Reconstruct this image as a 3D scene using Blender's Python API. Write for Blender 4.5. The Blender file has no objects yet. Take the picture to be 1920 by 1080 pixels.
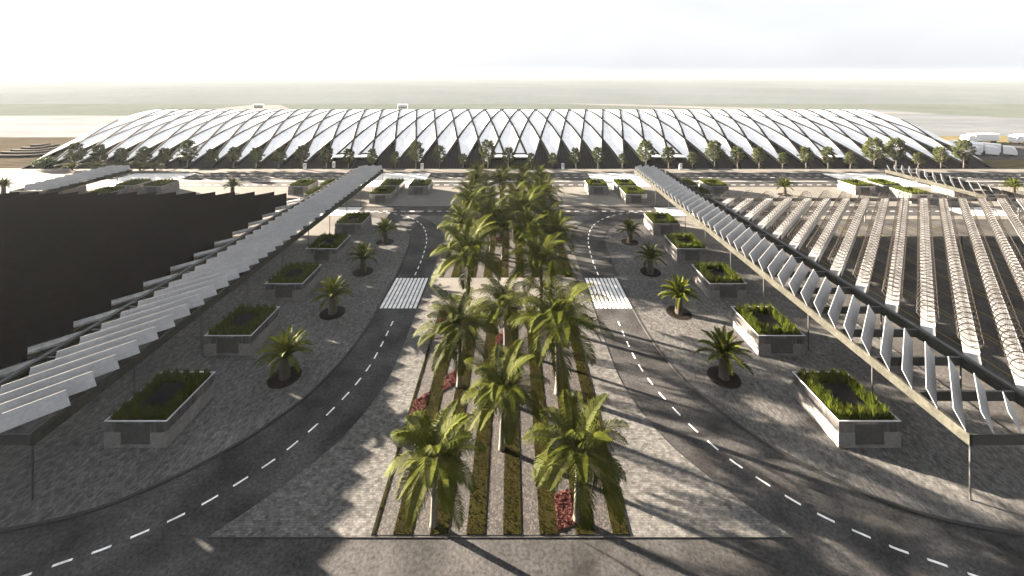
import bpy, math, random
from mathutils import Vector, Matrix
random.seed(7)
R = math.radians
scene = bpy.context.scene
C = scene.collection

# ------------------------------------------------------------------ settings
CAM_X, CAM_H, FPX = 0.93, 40.0, 765.0
SUN_EL, SUN_AZ = 12.8, 24.5          # elevation; light travels towards +X and slightly towards the camera
EXPOSURE = 4.05
SUN_POWER = 5.0
SKY_STRENGTH = 0.05
HAZE = 0.000036

def G(px, py, z=0.0):
    """point of the place seen at a photograph position (used to take measurements)"""
    Y = (CAM_H - z) * FPX / (py - 136.0)
    return ((px - 958.7) / FPX * Y + CAM_X, Y)

# ------------------------------------------------------------------ node helpers
def new_mat(name):
    m = bpy.data.materials.new(name); m.use_nodes = True
    nt = m.node_tree; b = nt.nodes['Principled BSDF']
    return m, nt, b
def nd(nt, typ, **kw):
    n = nt.nodes.new(typ)
    for k, v in kw.items():
        if k in n.inputs: n.inputs[k].default_value = v
        else: setattr(n, k, v)
    return n
def coords(nt, kind='Object', scale=(1, 1, 1), rot=(0, 0, 0)):
    tc = nt.nodes.new('ShaderNodeTexCoord'); mp = nt.nodes.new('ShaderNodeMapping')
    mp.inputs['Scale'].default_value = scale; mp.inputs['Rotation'].default_value = rot
    nt.links.new(tc.outputs[kind], mp.inputs['Vector'])
    return mp.outputs['Vector']
def ramp(nt, src, stops):
    r = nt.nodes.new('ShaderNodeValToRGB')
    el = r.color_ramp.elements
    while len(el) < len(stops): el.new(0.5)
    for e, (p, c) in zip(el, stops):
        e.position = p; e.color = (c[0], c[1], c[2], 1)
    nt.links.new(src, r.inputs['Fac'])
    return r.outputs['Color']
def noise(nt, vec, scale, detail=4, rough=0.6, dist=0.0):
    n = nt.nodes.new('ShaderNodeTexNoise')
    n.inputs['Scale'].default_value = scale; n.inputs['Detail'].default_value = detail
    n.inputs['Roughness'].default_value = rough; n.inputs['Distortion'].default_value = dist
    nt.links.new(vec, n.inputs['Vector'])
    return n.outputs['Fac']
def mixc(nt, a, b, fac, mode='MIX'):
    m = nt.nodes.new('ShaderNodeMix'); m.data_type = 'RGBA'; m.blend_type = mode
    def put(sock, v):
        if isinstance(v, (int, float)): sock.default_value = v
        elif isinstance(v, tuple): sock.default_value = (v[0], v[1], v[2], 1)
        else: nt.links.new(v, sock)
    put(m.inputs[0], fac); put(m.inputs[6], a); put(m.inputs[7], b)
    return m.outputs[2]
def bump(nt, bsdf, h, strength=0.4, dist=0.02):
    b = nt.nodes.new('ShaderNodeBump'); b.inputs['Strength'].default_value = strength
    b.inputs['Distance'].default_value = dist
    nt.links.new(h, b.inputs['Height']); nt.links.new(b.outputs['Normal'], bsdf.inputs['Normal'])
def g3(v): return (v, v, v)

def speckle(name, c0, c1, scale, big=0.15, rough=0.85, bs=0.3, bd=0.02, blot=0.0, spec=0.15, kind='Object'):
    """noisy mineral or painted surface: fine grain times large soft blotches"""
    m, nt, b = new_mat(name)
    v = coords(nt, kind)
    f = noise(nt, v, scale, 3, 0.7)
    col = ramp(nt, f, [(0.3, c0), (0.7, c1)])
    if blot:
        f2 = noise(nt, v, big, 3, 0.55)
        k = ramp(nt, f2, [(0.34, g3(1 - blot)), (0.66, g3(1 + blot * 0.5))])
        col = mixc(nt, col, k, 1.0, 'MULTIPLY')
    nt.links.new(col, b.inputs['Base Color'])
    b.inputs['Roughness'].default_value = rough
    b.inputs['Specular IOR Level'].default_value = spec
    if bs: bump(nt, b, f, bs, bd)
    return m

M = {}
M['asphalt'] = speckle('asphalt', (0.019, 0.0188, 0.0192), (0.062, 0.0603, 0.060), 3.2, 0.2, 0.8, 0.4, 0.035, 0.56, 0.1)
M['asphalt_lot'] = speckle('asphalt_lot', (0.03, 0.0296, 0.0292), (0.08, 0.077, 0.074), 3.0, 0.16, 0.85, 0.35, 0.04, 0.5, 0.08)
def paver_mat(name, c0, c1, mortar, rotz=0.0, bw=0.34, rh=0.17):
    m, nt, b = new_mat(name)
    v = coords(nt, 'Object', (1, 1, 1), (0, 0, rotz))
    br = nt.nodes.new('ShaderNodeTexBrick')
    nt.links.new(v, br.inputs['Vector'])
    br.inputs['Color1'].default_value = (*c0, 1); br.inputs['Color2'].default_value = (*c1, 1)
    br.inputs['Mortar'].default_value = (*mortar, 1)
    br.inputs['Scale'].default_value = 1.0; br.inputs['Mortar Size'].default_value = 0.012
    br.inputs['Brick Width'].default_value = bw; br.inputs['Row Height'].default_value = rh
    br.inputs['Bias'].default_value = 0.0
    f = noise(nt, v, 1.7, 4, 0.7)
    k = ramp(nt, f, [(0.3, g3(0.5)), (0.7, g3(1.35))])
    col = mixc(nt, br.outputs['Color'], k, 1.0, 'MULTIPLY')
    f2 = noise(nt, v, 0.12, 2, 0.5)
    col = mixc(nt, col, ramp(nt, f2, [(0.35, g3(0.82)), (0.65, g3(1.08))]), 1.0, 'MULTIPLY')
    nt.links.new(col, b.inputs['Base Color'])
    b.inputs['Roughness'].default_value = 0.85; b.inputs['Specular IOR Level'].default_value = 0.08
    h = mixc(nt, br.outputs['Color'], f, 0.5)
    bump(nt, b, h, 0.35, 0.03)
    return m
M['paver'] = paver_mat('paver', (0.068, 0.067, 0.065), (0.128, 0.125, 0.119), (0.055, 0.054, 0.053), 0.0, 0.40, 0.20)
M['paver_side'] = paver_mat('paver_side', (0.062, 0.0612, 0.060), (0.112, 0.109, 0.105), (0.048, 0.0475, 0.047), R(90), 0.40, 0.20)
M['paver_pale'] = speckle('paver_pale', (0.10, 0.096, 0.088), (0.165, 0.158, 0.146), 3.0, 0.1, 0.9, 0.25, 0.02, 0.15, 0.02)
M['kerb'] = speckle('kerb', (0.022, 0.022, 0.022), (0.038, 0.037, 0.036), 5.0, 0.4, 0.8, 0.2, 0.01, 0.2)
M['paint'] = speckle('paint', (0.5, 0.5, 0.495), (0.82, 0.82, 0.81), 2.6, 0.8, 0.7, 0.0, 0.0, 0.2)
M['yellow_paint'] = speckle('yellow_paint', (0.16, 0.13, 0.02), (0.26, 0.21, 0.035), 4.0, 0.5, 0.7, 0, 0, 0.2)
M['soil'] = speckle('soil', (0.006, 0.005, 0.004), (0.016, 0.012, 0.01), 7.0, 0.5, 0.95, 0.6, 0.05, 0.3, 0.05)
M['lawn'] = speckle('lawn', (0.009, 0.008, 0.002), (0.022, 0.0195, 0.004), 10.0, 0.5, 0.95, 0.2, 0.03, 0.2, 0.02)
M['blade_short'] = speckle('blade_short', (0.006, 0.0056, 0.0013), (0.013, 0.012, 0.0026), 3.0, 0.3, 0.9, 0, 0, 0.3, 0.0)

def gravel():
    m, nt, b = new_mat('gravel')
    v = coords(nt)
    vo = nt.nodes.new('ShaderNodeTexVoronoi'); vo.inputs['Scale'].default_value = 7.0
    nt.links.new(v, vo.inputs['Vector'])
    sep = nt.nodes.new('ShaderNodeSeparateColor'); nt.links.new(vo.outputs['Color'], sep.inputs['Color'])
    col = ramp(nt, sep.outputs['Red'], [(0.0, (0.0045, 0.0038, 0.0034)), (0.5, (0.0125, 0.0105, 0.0094)), (1.0, (0.05, 0.042, 0.037))])
    nt.links.new(col, b.inputs['Base Color']); b.inputs['Roughness'].default_value = 0.85
    inv = nt.nodes.new('ShaderNodeMath'); inv.operation = 'SUBTRACT'; inv.inputs[0].default_value = 1.0
    nt.links.new(vo.outputs['Distance'], inv.inputs[1])
    bump(nt, b, inv.outputs[0], 0.35, 0.04)
    return m
M['gravel'] = gravel()
M['petal'] = speckle('petal', (0.04, 0.013, 0.011), (0.095, 0.036, 0.03), 5.0, 1.0, 0.8, 0.5, 0.04, 0.25, 0.05)

def foliage(name, c0, c1, scale=0.6, trans=0.25, rough=0.55, rnd=0.25, nscale=None):
    m, nt, b = new_mat(name)
    v = coords(nt)
    f = noise(nt, v, scale, 3, 0.6)
    col = ramp(nt, f, [(0.3, c0), (0.72, c1)])
    oi = nt.nodes.new('ShaderNodeObjectInfo')
    k = ramp(nt, oi.outputs['Random'], [(0.0, g3(1 - rnd)), (1.0, g3(1 + rnd * 0.6))])
    col = mixc(nt, col, k, 1.0, 'MULTIPLY')
    nt.links.new(col, b.inputs['Base Color'])
    b.inputs['Roughness'].default_value = rough; b.inputs['Specular IOR Level'].default_value = 0.03
    t = nt.nodes.new('ShaderNodeBsdfTranslucent')
    nt.links.new(col, t.inputs['Color'])
    ms = nt.nodes.new('ShaderNodeMixShader'); ms.inputs[0].default_value = trans
    nt.links.new(b.outputs[0], ms.inputs[1]); nt.links.new(t.outputs[0], ms.inputs[2])
    nt.links.new(ms.outputs[0], nt.nodes['Material Output'].inputs['Surface'])
    return m
M['palm_leaf'] = foliage('palm_leaf', (0.017, 0.0215, 0.0018), (0.038, 0.044, 0.0038), 0.5, 0.04, 0.6)
M['cycad_leaf'] = foliage('cycad_leaf', (0.02, 0.027, 0.003), (0.06, 0.068, 0.0065), 0.8, 0.08, 0.6)
M['tree_leaf'] = foliage('tree_leaf', (0.016, 0.022, 0.007), (0.070, 0.083, 0.029), 0.5, 0.08, 0.8)
M['roof_grass'] = foliage('roof_grass', (0.016, 0.025, 0.0028), (0.072, 0.088, 0.0075), 1.6, 0.12, 0.7)
M['shrub_leaf'] = foliage('shrub_leaf', (0.03, 0.05, 0.018), (0.075, 0.10, 0.04), 0.5, 0.2)
M['fern_leaf'] = foliage('fern_leaf', (0.045, 0.052, 0.010), (0.085, 0.085, 0.02), 0.5, 0.2)

def bark(name, c0, c1, bands=3.0):
    m, nt, b = new_mat(name)
    v = coords(nt)
    w = nt.nodes.new('ShaderNodeTexWave'); w.bands_direction = 'Z'
    w.inputs['Scale'].default_value = bands; w.inputs['Distortion'].default_value = 1.2
    w.inputs['Detail'].default_value = 3
    nt.links.new(v, w.inputs['Vector'])
    f = noise(nt, v, 6.0, 4, 0.7)
    col = ramp(nt, f, [(0.3, c0), (0.7, c1)])
    col = mixc(nt, col, ramp(nt, w.outputs['Fac'], [(0.0, g3(0.65)), (0.4, g3(1.0))]), 1.0, 'MULTIPLY')
    nt.links.new(col, b.inputs['Base Color']); b.inputs['Roughness'].default_value = 0.9
    bump(nt, b, w.outputs['Fac'], 0.4, 0.03)
    return m
M['palm_bark'] = bark('palm_bark', (0.06, 0.0528, 0.0396), (0.114, 0.099, 0.075))
M['cycad_bark'] = bark('cycad_bark', (0.021, 0.0156, 0.0108), (0.06, 0.045, 0.03), 5.0)
M['tree_bark'] = bark('tree_bark', (0.05, 0.042, 0.034), (0.12, 0.10, 0.08), 1.0)

M['concrete'] = speckle('concrete', (0.115, 0.11, 0.106), (0.165, 0.158, 0.153), 2.5, 0.6, 0.8, 0.15, 0.01, 0.25)
M['rim'] = speckle('rim', (0.36, 0.363, 0.37), (0.48, 0.484, 0.49), 1.2, 0.4, 0.45, 0.0, 0, 0.15, 0.3)
M['white_metal'] = speckle('white_metal', (0.62, 0.63, 0.64), (0.74, 0.75, 0.76), 1.2, 0.4, 0.45, 0.0, 0, 0.12, 0.5)
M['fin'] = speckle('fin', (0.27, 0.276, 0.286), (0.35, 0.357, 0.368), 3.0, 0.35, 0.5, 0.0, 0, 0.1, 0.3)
M['fin_back'] = speckle('fin_back', (0.014, 0.013, 0.013), (0.022, 0.021, 0.021), 1.0, 0.3, 0.7, 0, 0, 0.15, 0.1)  # dark colour stands in for shade: keeps bounced light off the next fin
M['tray'] = speckle('tray', (0.15, 0.15, 0.15), (0.30, 0.298, 0.295), 1.1, 0.25, 0.6, 0.1, 0.02, 0.3, 0.2)
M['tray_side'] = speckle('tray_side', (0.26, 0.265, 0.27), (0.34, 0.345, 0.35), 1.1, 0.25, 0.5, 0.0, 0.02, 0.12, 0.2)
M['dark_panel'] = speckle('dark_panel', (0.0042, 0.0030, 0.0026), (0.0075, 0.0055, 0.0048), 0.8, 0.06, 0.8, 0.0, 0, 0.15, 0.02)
M['fascia'] = speckle('fascia', (0.018, 0.018, 0.0145), (0.042, 0.0415, 0.034), 3.0, 0.5, 0.8, 0.1, 0.01, 0.25, 0.05)
M['steel'] = speckle('steel', (0.0175, 0.018, 0.019), (0.0325, 0.033, 0.034), 2.0, 0.5, 0.5, 0.0, 0, 0.2, 0.5)
M['wire'] = speckle('wire', (0.010, 0.008, 0.0065), (0.022, 0.017, 0.013), 4.0, 0.5, 0.6, 0, 0, 0.2, 0.2)
M['shutter'] = speckle('shutter', (0.05, 0.049, 0.048), (0.08, 0.0775, 0.075), 2.0, 0.5, 0.6, 0.0, 0, 0.2, 0.4)
M['void'] = speckle('void', (0.004, 0.0038, 0.004), (0.008, 0.0075, 0.008), 1.0, 0.5, 0.9, 0, 0, 0.1, 0.05)
def band_mat():
    m, nt, b = new_mat('band')
    v = coords(nt)
    f = noise(nt, coords(nt, 'Object', (1.2, 1.2, 0.15)), 1.6, 3, 0.6)
    nt.links.new(ramp(nt, f, [(0.3, (0.10, 0.095, 0.092)), (0.7, (0.26, 0.255, 0.25))]), b.inputs['Base Color'])
    b.inputs['Roughness'].default_value = 0.28; b.inputs['Metallic'].default_value = 0.8
    return m
M['band'] = band_mat()
def shell_mat():
    m, nt, b = new_mat('roof_membrane')
    v = coords(nt, 'Object', (1, 1, 1), (0, 0, R(45)))
    br = nt.nodes.new('ShaderNodeTexBrick'); nt.links.new(v, br.inputs['Vector'])
    br.inputs['Color1'].default_value = (0.80, 0.80, 0.81, 1); br.inputs['Color2'].default_value = (0.93, 0.93, 0.93, 1)
    br.inputs['Mortar'].default_value = (0.68, 0.685, 0.69, 1); br.inputs['Scale'].default_value = 1.0
    br.inputs['Brick Width'].default_value = 3.4; br.inputs['Row Height'].default_value = 1.7
    br.inputs['Mortar Size'].default_value = 0.03; br.offset = 0.5
    nt.links.new(br.outputs['Color'], b.inputs['Base Color'])
    b.inputs['Roughness'].default_value = 0.5
    return m
M['roof_membrane'] = shell_mat()
M['rib'] = speckle('rib', (0.005, 0.0048, 0.0048), (0.009, 0.0087, 0.0087), 1.0, 0.2, 0.7, 0, 0, 0.2, 0.05)
def facade_mat():
    m, nt, b = new_mat('facade')
    v = coords(nt)
    w = nt.nodes.new('ShaderNodeTexWave'); w.bands_direction = 'X'; w.inputs['Scale'].default_value = 0.22
    w.inputs['Distortion'].default_value = 0.0; nt.links.new(v, w.inputs['Vector'])
    f = noise(nt, v, 0.3, 3, 0.6)
    c = ramp(nt, f, [(0.3, (0.008, 0.0065, 0.0065)), (0.7, (0.016, 0.0135, 0.013))])
    c = mixc(nt, c, (0.04, 0.038, 0.036), ramp(nt, w.outputs['Fac'], [(0.965, g3(0)), (0.99, g3(1))]))
    nt.links.new(c, b.inputs['Base Color']); b.inputs['Roughness'].default_value = 0.6
    b.inputs['Specular IOR Level'].default_value = 0.04
    return m
M['facade'] = facade_mat()
M['far_ground'] = speckle('far_ground', (0.078, 0.090, 0.098), (0.096, 0.107, 0.113), 0.05, 0.004, 0.95, 0, 0, 0.10, 0.0)  # paled and blued: part of the distance haze is put into this colour
M['meadow'] = speckle('meadow', (0.068, 0.080, 0.072), (0.083, 0.095, 0.085), 0.12, 0.01, 0.95, 0, 0, 0.12, 0.0)
def banded(name, c0, c1, scale, rot, dist=2.0, sharp=(0.3, 0.7), stretch=(1, 1, 1), rough=0.8):
    m, nt, b = new_mat(name)
    v = coords(nt, 'Object', stretch, (0, 0, rot))
    w = nt.nodes.new('ShaderNodeTexWave'); w.bands_direction = 'Y'
    w.inputs['Scale'].default_value = scale; w.inputs['Distortion'].default_value = dist
    w.inputs['Detail'].default_value = 3; w.inputs['Detail Scale'].default_value = 0.6
    nt.links.new(v, w.inputs['Vector'])
    c = ramp(nt, w.outputs['Fac'], [(sharp[0], c0), (sharp[1], c1)])
    f = noise(nt, v, 0.05, 3, 0.6)
    c = mixc(nt, c, ramp(nt, f, [(0.35, g3(0.85)), (0.65, g3(1.1))]), 1.0, 'MULTIPLY')
    nt.links.new(c, b.inputs['Base Color']); b.inputs['Roughness'].default_value = rough
    b.inputs['Specular IOR Level'].default_value = 0.0
    return m
M['apron'] = banded('apron', (0.075, 0.082, 0.09), (0.12, 0.13, 0.142), 0.12, R(3), 6.0, (0.2, 0.5), (0.35, 1, 1))
M['apron_pale'] = banded('apron_pale', (0.12, 0.126, 0.132), (0.17, 0.177, 0.185), 0.12, R(3), 6.0, (0.2, 0.5), (0.35, 1, 1))
M['taxiway'] = speckle('taxiway', (0.12, 0.12, 0.12), (0.16, 0.16, 0.16), 0.2, 0.02, 0.8, 0, 0, 0.12, 0.0)
M['ploughed'] = banded('ploughed', (0.028, 0.023, 0.018), (0.075, 0.066, 0.05), 0.09, R(-12), 3.0, (0.25, 0.6))
M['crops'] = banded('crops', (0.066, 0.033, 0.0168), (0.138, 0.132, 0.069), 0.10, R(15), 3.0, (0.25, 0.6))
M['step_stone'] = speckle('step_stone', (0.008, 0.007, 0.006), (0.014, 0.012, 0.011), 0.8, 0.1, 0.9, 0, 0, 0.2, 0.02)
M['truck_paint'] = speckle('truck_paint', (0.70, 0.71, 0.72), (0.8, 0.8, 0.81), 0.6, 0.2, 0.4, 0, 0, 0.08, 0.5)
M['tyre'] = speckle('tyre', (0.02, 0.02, 0.02), (0.035, 0.035, 0.035), 3, 1, 0.9, 0, 0, 0.1)
M['glass'] = speckle('glass', (0.32, 0.34, 0.36), (0.4, 0.42, 0.44), 1, 1, 0.15, 0, 0, 0.1, 0.6)
M['screen'] = speckle('screen', (0.012, 0.013, 0.014), (0.025, 0.027, 0.03), 0.9, 1, 0.5, 0, 0, 0.2, 0.2)

# ------------------------------------------------------------------ mesh helpers
class MB:
    def __init__(s): s.v = []; s.f = []; s.mi = []
    def add(s, vs, fs, mi=0):
        o = len(s.v); s.v += [tuple(p) for p in vs]
        for f in fs: s.f.append([i + o for i in f]); s.mi.append(mi)
    def box(s, x0, x1, y0, y1, z0, z1, mi=0):
        v = [(x0, y0, z0), (x1, y0, z0), (x1, y1, z0), (x0, y1, z0), (x0, y0, z1), (x1, y0, z1), (x1, y1, z1), (x0, y1, z1)]
        s.add(v, [(0, 3, 2, 1), (4, 5, 6, 7), (0, 1, 5, 4), (1, 2, 6, 5), (2, 3, 7, 6), (3, 0, 4, 7)], mi)
    def quad(s, a, b, c, d, mi=0): s.add([a, b, c, d], [(0, 1, 2, 3)], mi)
    def slab(s, pts, z0, z1, mi_top=0, mi_side=None):
        """polygon (counter-clockwise) extruded upwards"""
        n = len(pts); ms = mi_top if mi_side is None else mi_side
        s.add([(x, y, z1) for x, y in pts], [tuple(range(n))], mi_top)
        for i in range(n):
            a, b = pts[i], pts[(i + 1) % n]
            s.add([(a[0], a[1], z0), (b[0], b[1], z0), (b[0], b[1], z1), (a[0], a[1], z1)], [(0, 1, 2, 3)], ms)
    def cyl(s, c, r0, r1, h, n=10, mi=0, cap=True):
        x, y, z = c; v = []
        for k in range(n):
            a = 2 * math.pi * k / n; v.append((x + r0 * math.cos(a), y + r0 * math.sin(a), z))
        for k in range(n):
            a = 2 * math.pi * k / n; v.append((x + r1 * math.cos(a), y + r1 * math.sin(a), z + h))
        f = [(k, (k + 1) % n, n + (k + 1) % n, n + k) for k in range(n)]
        if cap: f += [tuple(range(n, 2 * n)), tuple(range(n - 1, -1, -1))]
        s.add(v, f, mi)
    def tube(s, pts, rad, n=4, mi=0, closed=False):
        """sweep a small polygon along a path"""
        P = [Vector(p) for p in pts]; v = []; m = len(P)
        for i, p in enumerate(P):
            t = (P[min(i + 1, m - 1)] - P[max(i - 1, 0)])
            if t.length < 1e-9: t = Vector((0, 0, 1))
            t.normalize()
            up = Vector((0, 0, 1)) if abs(t.z) < 0.95 else Vector((1, 0, 0))
            a = t.cross(up).normalized(); b = a.cross(t)
            r = rad(i / (m - 1)) if callable(rad) else rad
            for k in range(n):
                g = 2 * math.pi * (k + .5) / n
                v.append(p + a * (r * math.cos(g)) + b * (r * math.sin(g)))
        f = []
        for i in range(m - 1):
            for k in range(n):
                f.append((i * n + k, i * n + (k + 1) % n, (i + 1) * n + (k + 1) % n, (i + 1) * n + k))
        f += [tuple(range(n - 1, -1, -1)), tuple(range((m - 1) * n, m * n))]
        s.add(v, f, mi)
    def build(s, name, mats, parent=None, loc=None, smooth=False):
        me = bpy.data.meshes.new(name)
        me.from_pydata(s.v, [], s.f)
        if not isinstance(mats, (list, tuple)): mats = [mats]
        for m in mats: me.materials.append(m)
        if len(mats) > 1: me.polygons.foreach_set('material_index', s.mi)
        if smooth: me.polygons.foreach_set('use_smooth', [True] * len(me.polygons))
        me.update()
        o = bpy.data.objects.new(name, me); C.objects.link(o)
        if parent: o.parent = parent
        if loc: o.location = loc
        return o

def tag(o, label, cat, group=None):
    o['label'] = label; o['category'] = cat
    if group: o['group'] = group
    return o
def struct(o, kind='structure'):
    o['kind'] = kind; return o
def thing(name, label, cat, loc=(0, 0, 0), rotz=0.0, group=None):
    o = bpy.data.objects.new(name, None); C.objects.link(o)
    o.location = loc; o.rotation_euler = (0, 0, rotz); o.empty_display_size = 0.5
    return tag(o, label, cat, group)
def kids(o): return [c for c in C.objects if c.parent == o]
def dup(root, label, loc, rotz=0.0, scale=None, group=None):
    r = root.copy(); C.objects.link(r)
    r.location = loc; r.rotation_euler = (0, 0, rotz)
    if scale: r.scale = scale
    r['label'] = label
    if group: r['group'] = group
    for ch in kids(root):
        c = ch.copy(); C.objects.link(c); c.parent = r
        for gch in kids(ch):
            d = gch.copy(); C.objects.link(d); d.parent = c
    return r
ORD = ['zeroth', 'first', 'second', 'third', 'fourth', 'fifth', 'sixth', 'seventh', 'eighth', 'ninth', 'tenth', 'eleventh', 'twelfth',
       'thirteenth', 'fourteenth', 'fifteenth', 'sixteenth', 'seventeenth', 'eighteenth', 'nineteenth', 'twentieth', 'twenty-first', 'twenty-second']

# ------------------------------------------------------------------ ground, roads, pavements
mb = MB(); mb.quad((-9000, -200, -0.06), (9000, -200, -0.06), (9000, 9000, -0.06), (-9000, 9000, -0.06))
struct(mb.build('ground', M['far_ground']))
mb = MB(); mb.quad((-700, 150, -0.05), (700, 150, -0.05), (700, 519, -0.05), (-700, 519, -0.05))
struct(mb.build('meadow', M['meadow']))
mb = MB(); mb.quad((-330, 8, 0), (330, 8, 0), (330, 168, 0), (-330, 168, 0))
struct(mb.build('road', M['asphalt']))
for sg in (-1, 1):
    x0, x1 = sorted((sg * 56.4, sg * 300))
    mb = MB(); mb.quad((x0, 20, .004), (x1, 20, .004), (x1, 110.8, .004), (x0, 110.8, .004))
    struct(mb.build('parking_lot', M['asphalt_lot']))

KERB = [(70, 33.2), (58, 33.7), (50, 34.5), (45, 35.3), (40, 36.3), (36, 37.8), (32.7, 40), (30, 42.3), (27, 45.8), (24.2, 50.8), (22.5, 57), (21.75, 63), (21.6, 69),
        (21.7, 79.5), (22.2, 88), (22.7, 94), (23.5, 98.5), (25.3, 103), (28, 106.6), (31, 109.3), (35.5, 111.9), (41, 113.1), (49, 113.5), (56.4, 113.6)]
def smooth_path(pts, n=4):
    out = []
    P = [Vector((p[0], p[1], 0)) for p in pts]
    for i in range(len(P) - 1):
        p0, p1, p2, p3 = P[max(i - 1, 0)], P[i], P[i + 1], P[min(i + 2, len(P) - 1)]
        for k in range(n):
            t = k / n
            q = 0.5 * ((2 * p1) + (p2 - p0) * t + (2 * p0 - 5 * p1 + 4 * p2 - p3) * t * t + (3 * p1 - p0 - 3 * p2 + p3) * t ** 3)
            out.append((q.x, q.y))
    out.append((P[-1].x, P[-1].y))
    return out
def strip(mb, path, w0, w1, z, mi=0, side=True, zb=0.0):
    """flat ribbon between two offsets of a path, with outer faces down to zb"""
    L, Rr = [], []
    m = len(path)
    for i, p in enumerate(path):
        a, b = path[max(i - 1, 0)], path[min(i + 1, m - 1)]
        t = Vector((b[0] - a[0], b[1] - a[1])).normalized(); nrm = Vector((-t.y, t.x))
        L.append((p[0] + nrm.x * w0, p[1] + nrm.y * w0)); Rr.append((p[0] + nrm.x * w1, p[1] + nrm.y * w1))
    for i in range(m - 1):
        mb.quad((*L[i], z), (*Rr[i], z), (*Rr[i + 1], z), (*L[i + 1], z), mi)
        if side:
            for S in (L, Rr): mb.quad((*S[i], zb), (*S[i + 1], zb), (*S[i + 1], z), (*S[i], z), mi)
kp = smooth_path(KERB)
for sg in (-1, 1):
    path = [(sg * x, y) for x, y in kp]
    poly = path + [(sg * 56.4, 113.6), (sg * 56.4, 20), (sg * 70, 20)]
    poly = path[:-1] + [(sg * 56.4, 113.6), (sg * 56.4, 34.0), (sg * 56.3, 33.85)]
    # keep the paving inside the parking edge
    poly = [p for p in path if abs(p[0]) <= 56.4] + [(sg * 56.4, 33.9)]
    if sg > 0: poly = poly[::-1]
    mb = MB(); mb.slab(poly, -0.02, 0.12)
    struct(mb.build('pavement', M['paver_side']))
    mb = MB(); strip(mb, path, -0.16, 0.16, 0.15)
    struct(mb.build('kerb', M['kerb']))
    x0, x1 = sorted((sg * 56.42, sg * 300))
    mb = MB(); mb.box(x0, x1, 110.8, 113.6, -0.02, 0.12)
    struct(mb.build('pavement', M['paver_pale']))
# paving around the palm bed
HALF = [(25.2, 35.1), (22.6, 37.8), (20, 40.9), (18.1, 43.7), (16.4, 47.6), (15.3, 52), (14.9, 57), (14.9, 66), (14.9, 80), (14.9, 92), (15.2, 98), (16.3, 102.6), (18.1, 106), (21.6, 110.6), (25.0, 113.6)]
hp = smooth_path(HALF)
poly = hp + [(-x, y) for x, y in hp[::-1]]
mb = MB(); mb.slab(poly, -0.02, 0.05)
struct(mb.build('plaza', M['paver']))
mb = MB(); mb.box(-25.2, 25.2, 35.04, 35.1, -0.02, 0.06)
struct(mb.build('kerb', M['kerb']))
mb = MB(); mb.box(-330, 330, 121.6, 142.3, -0.02, 0.12)
struct(mb.build('pavement', M['paver_pale']))
mb = MB(); mb.box(-330, 330, 121.35, 121.6, -0.02, 0.14); mb.box(-330, 330, 142.3, 142.5, -0.02, 0.14)
struct(mb.build('kerb', M['kerb']))
mb = MB(); mb.box(-330, 330, 162.0, 169.5, -0.02, 0.12)
struct(mb.build('pavement', M['paver_pale']))
# cream paved field where the footpath crosses the bed
mb = MB(); mb.quad((-13.2, 69.75, .058), (13.2, 69.75, .058), (13.2, 79.45, .058), (-13.2, 79.45, .058))
struct(mb.build('path', M['paver_pale']))
# footpath paving beside the left and right canopies near the cross street
for sg in (-1, 1):
    x0, x1 = sorted((sg * 43.0, sg * 56.3))
    mb = MB(); mb.quad((x0, 95, .128), (x1, 95, .128), (x1, 113.2, .128), (x0, 113.2, .128))
    struct(mb.build('path', M['paver_pale']))

# painted markings
mb = MB()
def ribbon_dashes(path, step, dash, w, z=0.012):
    d = 0.0; acc = []
    P = [Vector(p) for p in path]
    cum = [0]
    for i in range(1, len(P)): cum.append(cum[-1] + (P[i] - P[i - 1]).length)
    def at(s):
        for i in range(1, len(P)):
            if cum[i] >= s:
                u = (s - cum[i - 1]) / max(cum[i] - cum[i - 1], 1e-9); return P[i - 1].lerp(P[i], u)
        return P[-1]
    s = 0.0
    while s + dash < cum[-1]:
        sub = [tuple(at(s + dash * k / 2)) for k in range(3)]
        strip(mb, sub, -w / 2, w / 2, z, side=False)
        s += step
DASH = [(48, 29.6), (44, 30.5), (40.7, 31.4), (37.8, 32.4), (35.7, 33.3), (33.4, 34.2), (31.6, 35.2), (29.7, 36.3), (27.9, 37.6), (26.5, 38.9), (25, 40.5), (23.6, 42.1), (22.4, 44), (21.2, 46.3), (20.1, 49), (19.1, 52),
        (18.4, 55.5), (18.15, 59), (18.1, 63), (18.1, 67.3)]
DASH2 = [(18.1, 80.6), (18.2, 86), (18.6, 92), (19.2, 97), (20.6, 102.5), (22.7, 107.3), (25.5, 111), (29, 113.9), (34, 116.2), (40, 117.3)]
for sg in (-1, 1):
    ribbon_dashes([(sg * x, y) for x, y in smooth_path(DASH)], 2.45, 1.25, 0.2)
    ribbon_dashes([(sg * x, y) for x, y in smooth_path(DASH2)], 2.45, 1.25, 0.2)
    ribbon_dashes([(sg * 1.0, 117.7), (sg * 300, 117.7)], 2.6, 1.3, 0.3)
    for yy in (145.2, 155.3, 159.3): ribbon_dashes([(sg * 14.5, yy), (sg * 300, yy)], 3.4, 1.7, 0.28)
    x0, x1 = sorted((sg * 0, sg * 300))
    mb.quad((x0, 150.0, .012), (x1, 150.0, .012), (x1, 150.35, .012), (x0, 150.35, .012))
struct(mb.build('lane_markings', M['paint']))
mb = MB()
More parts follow.
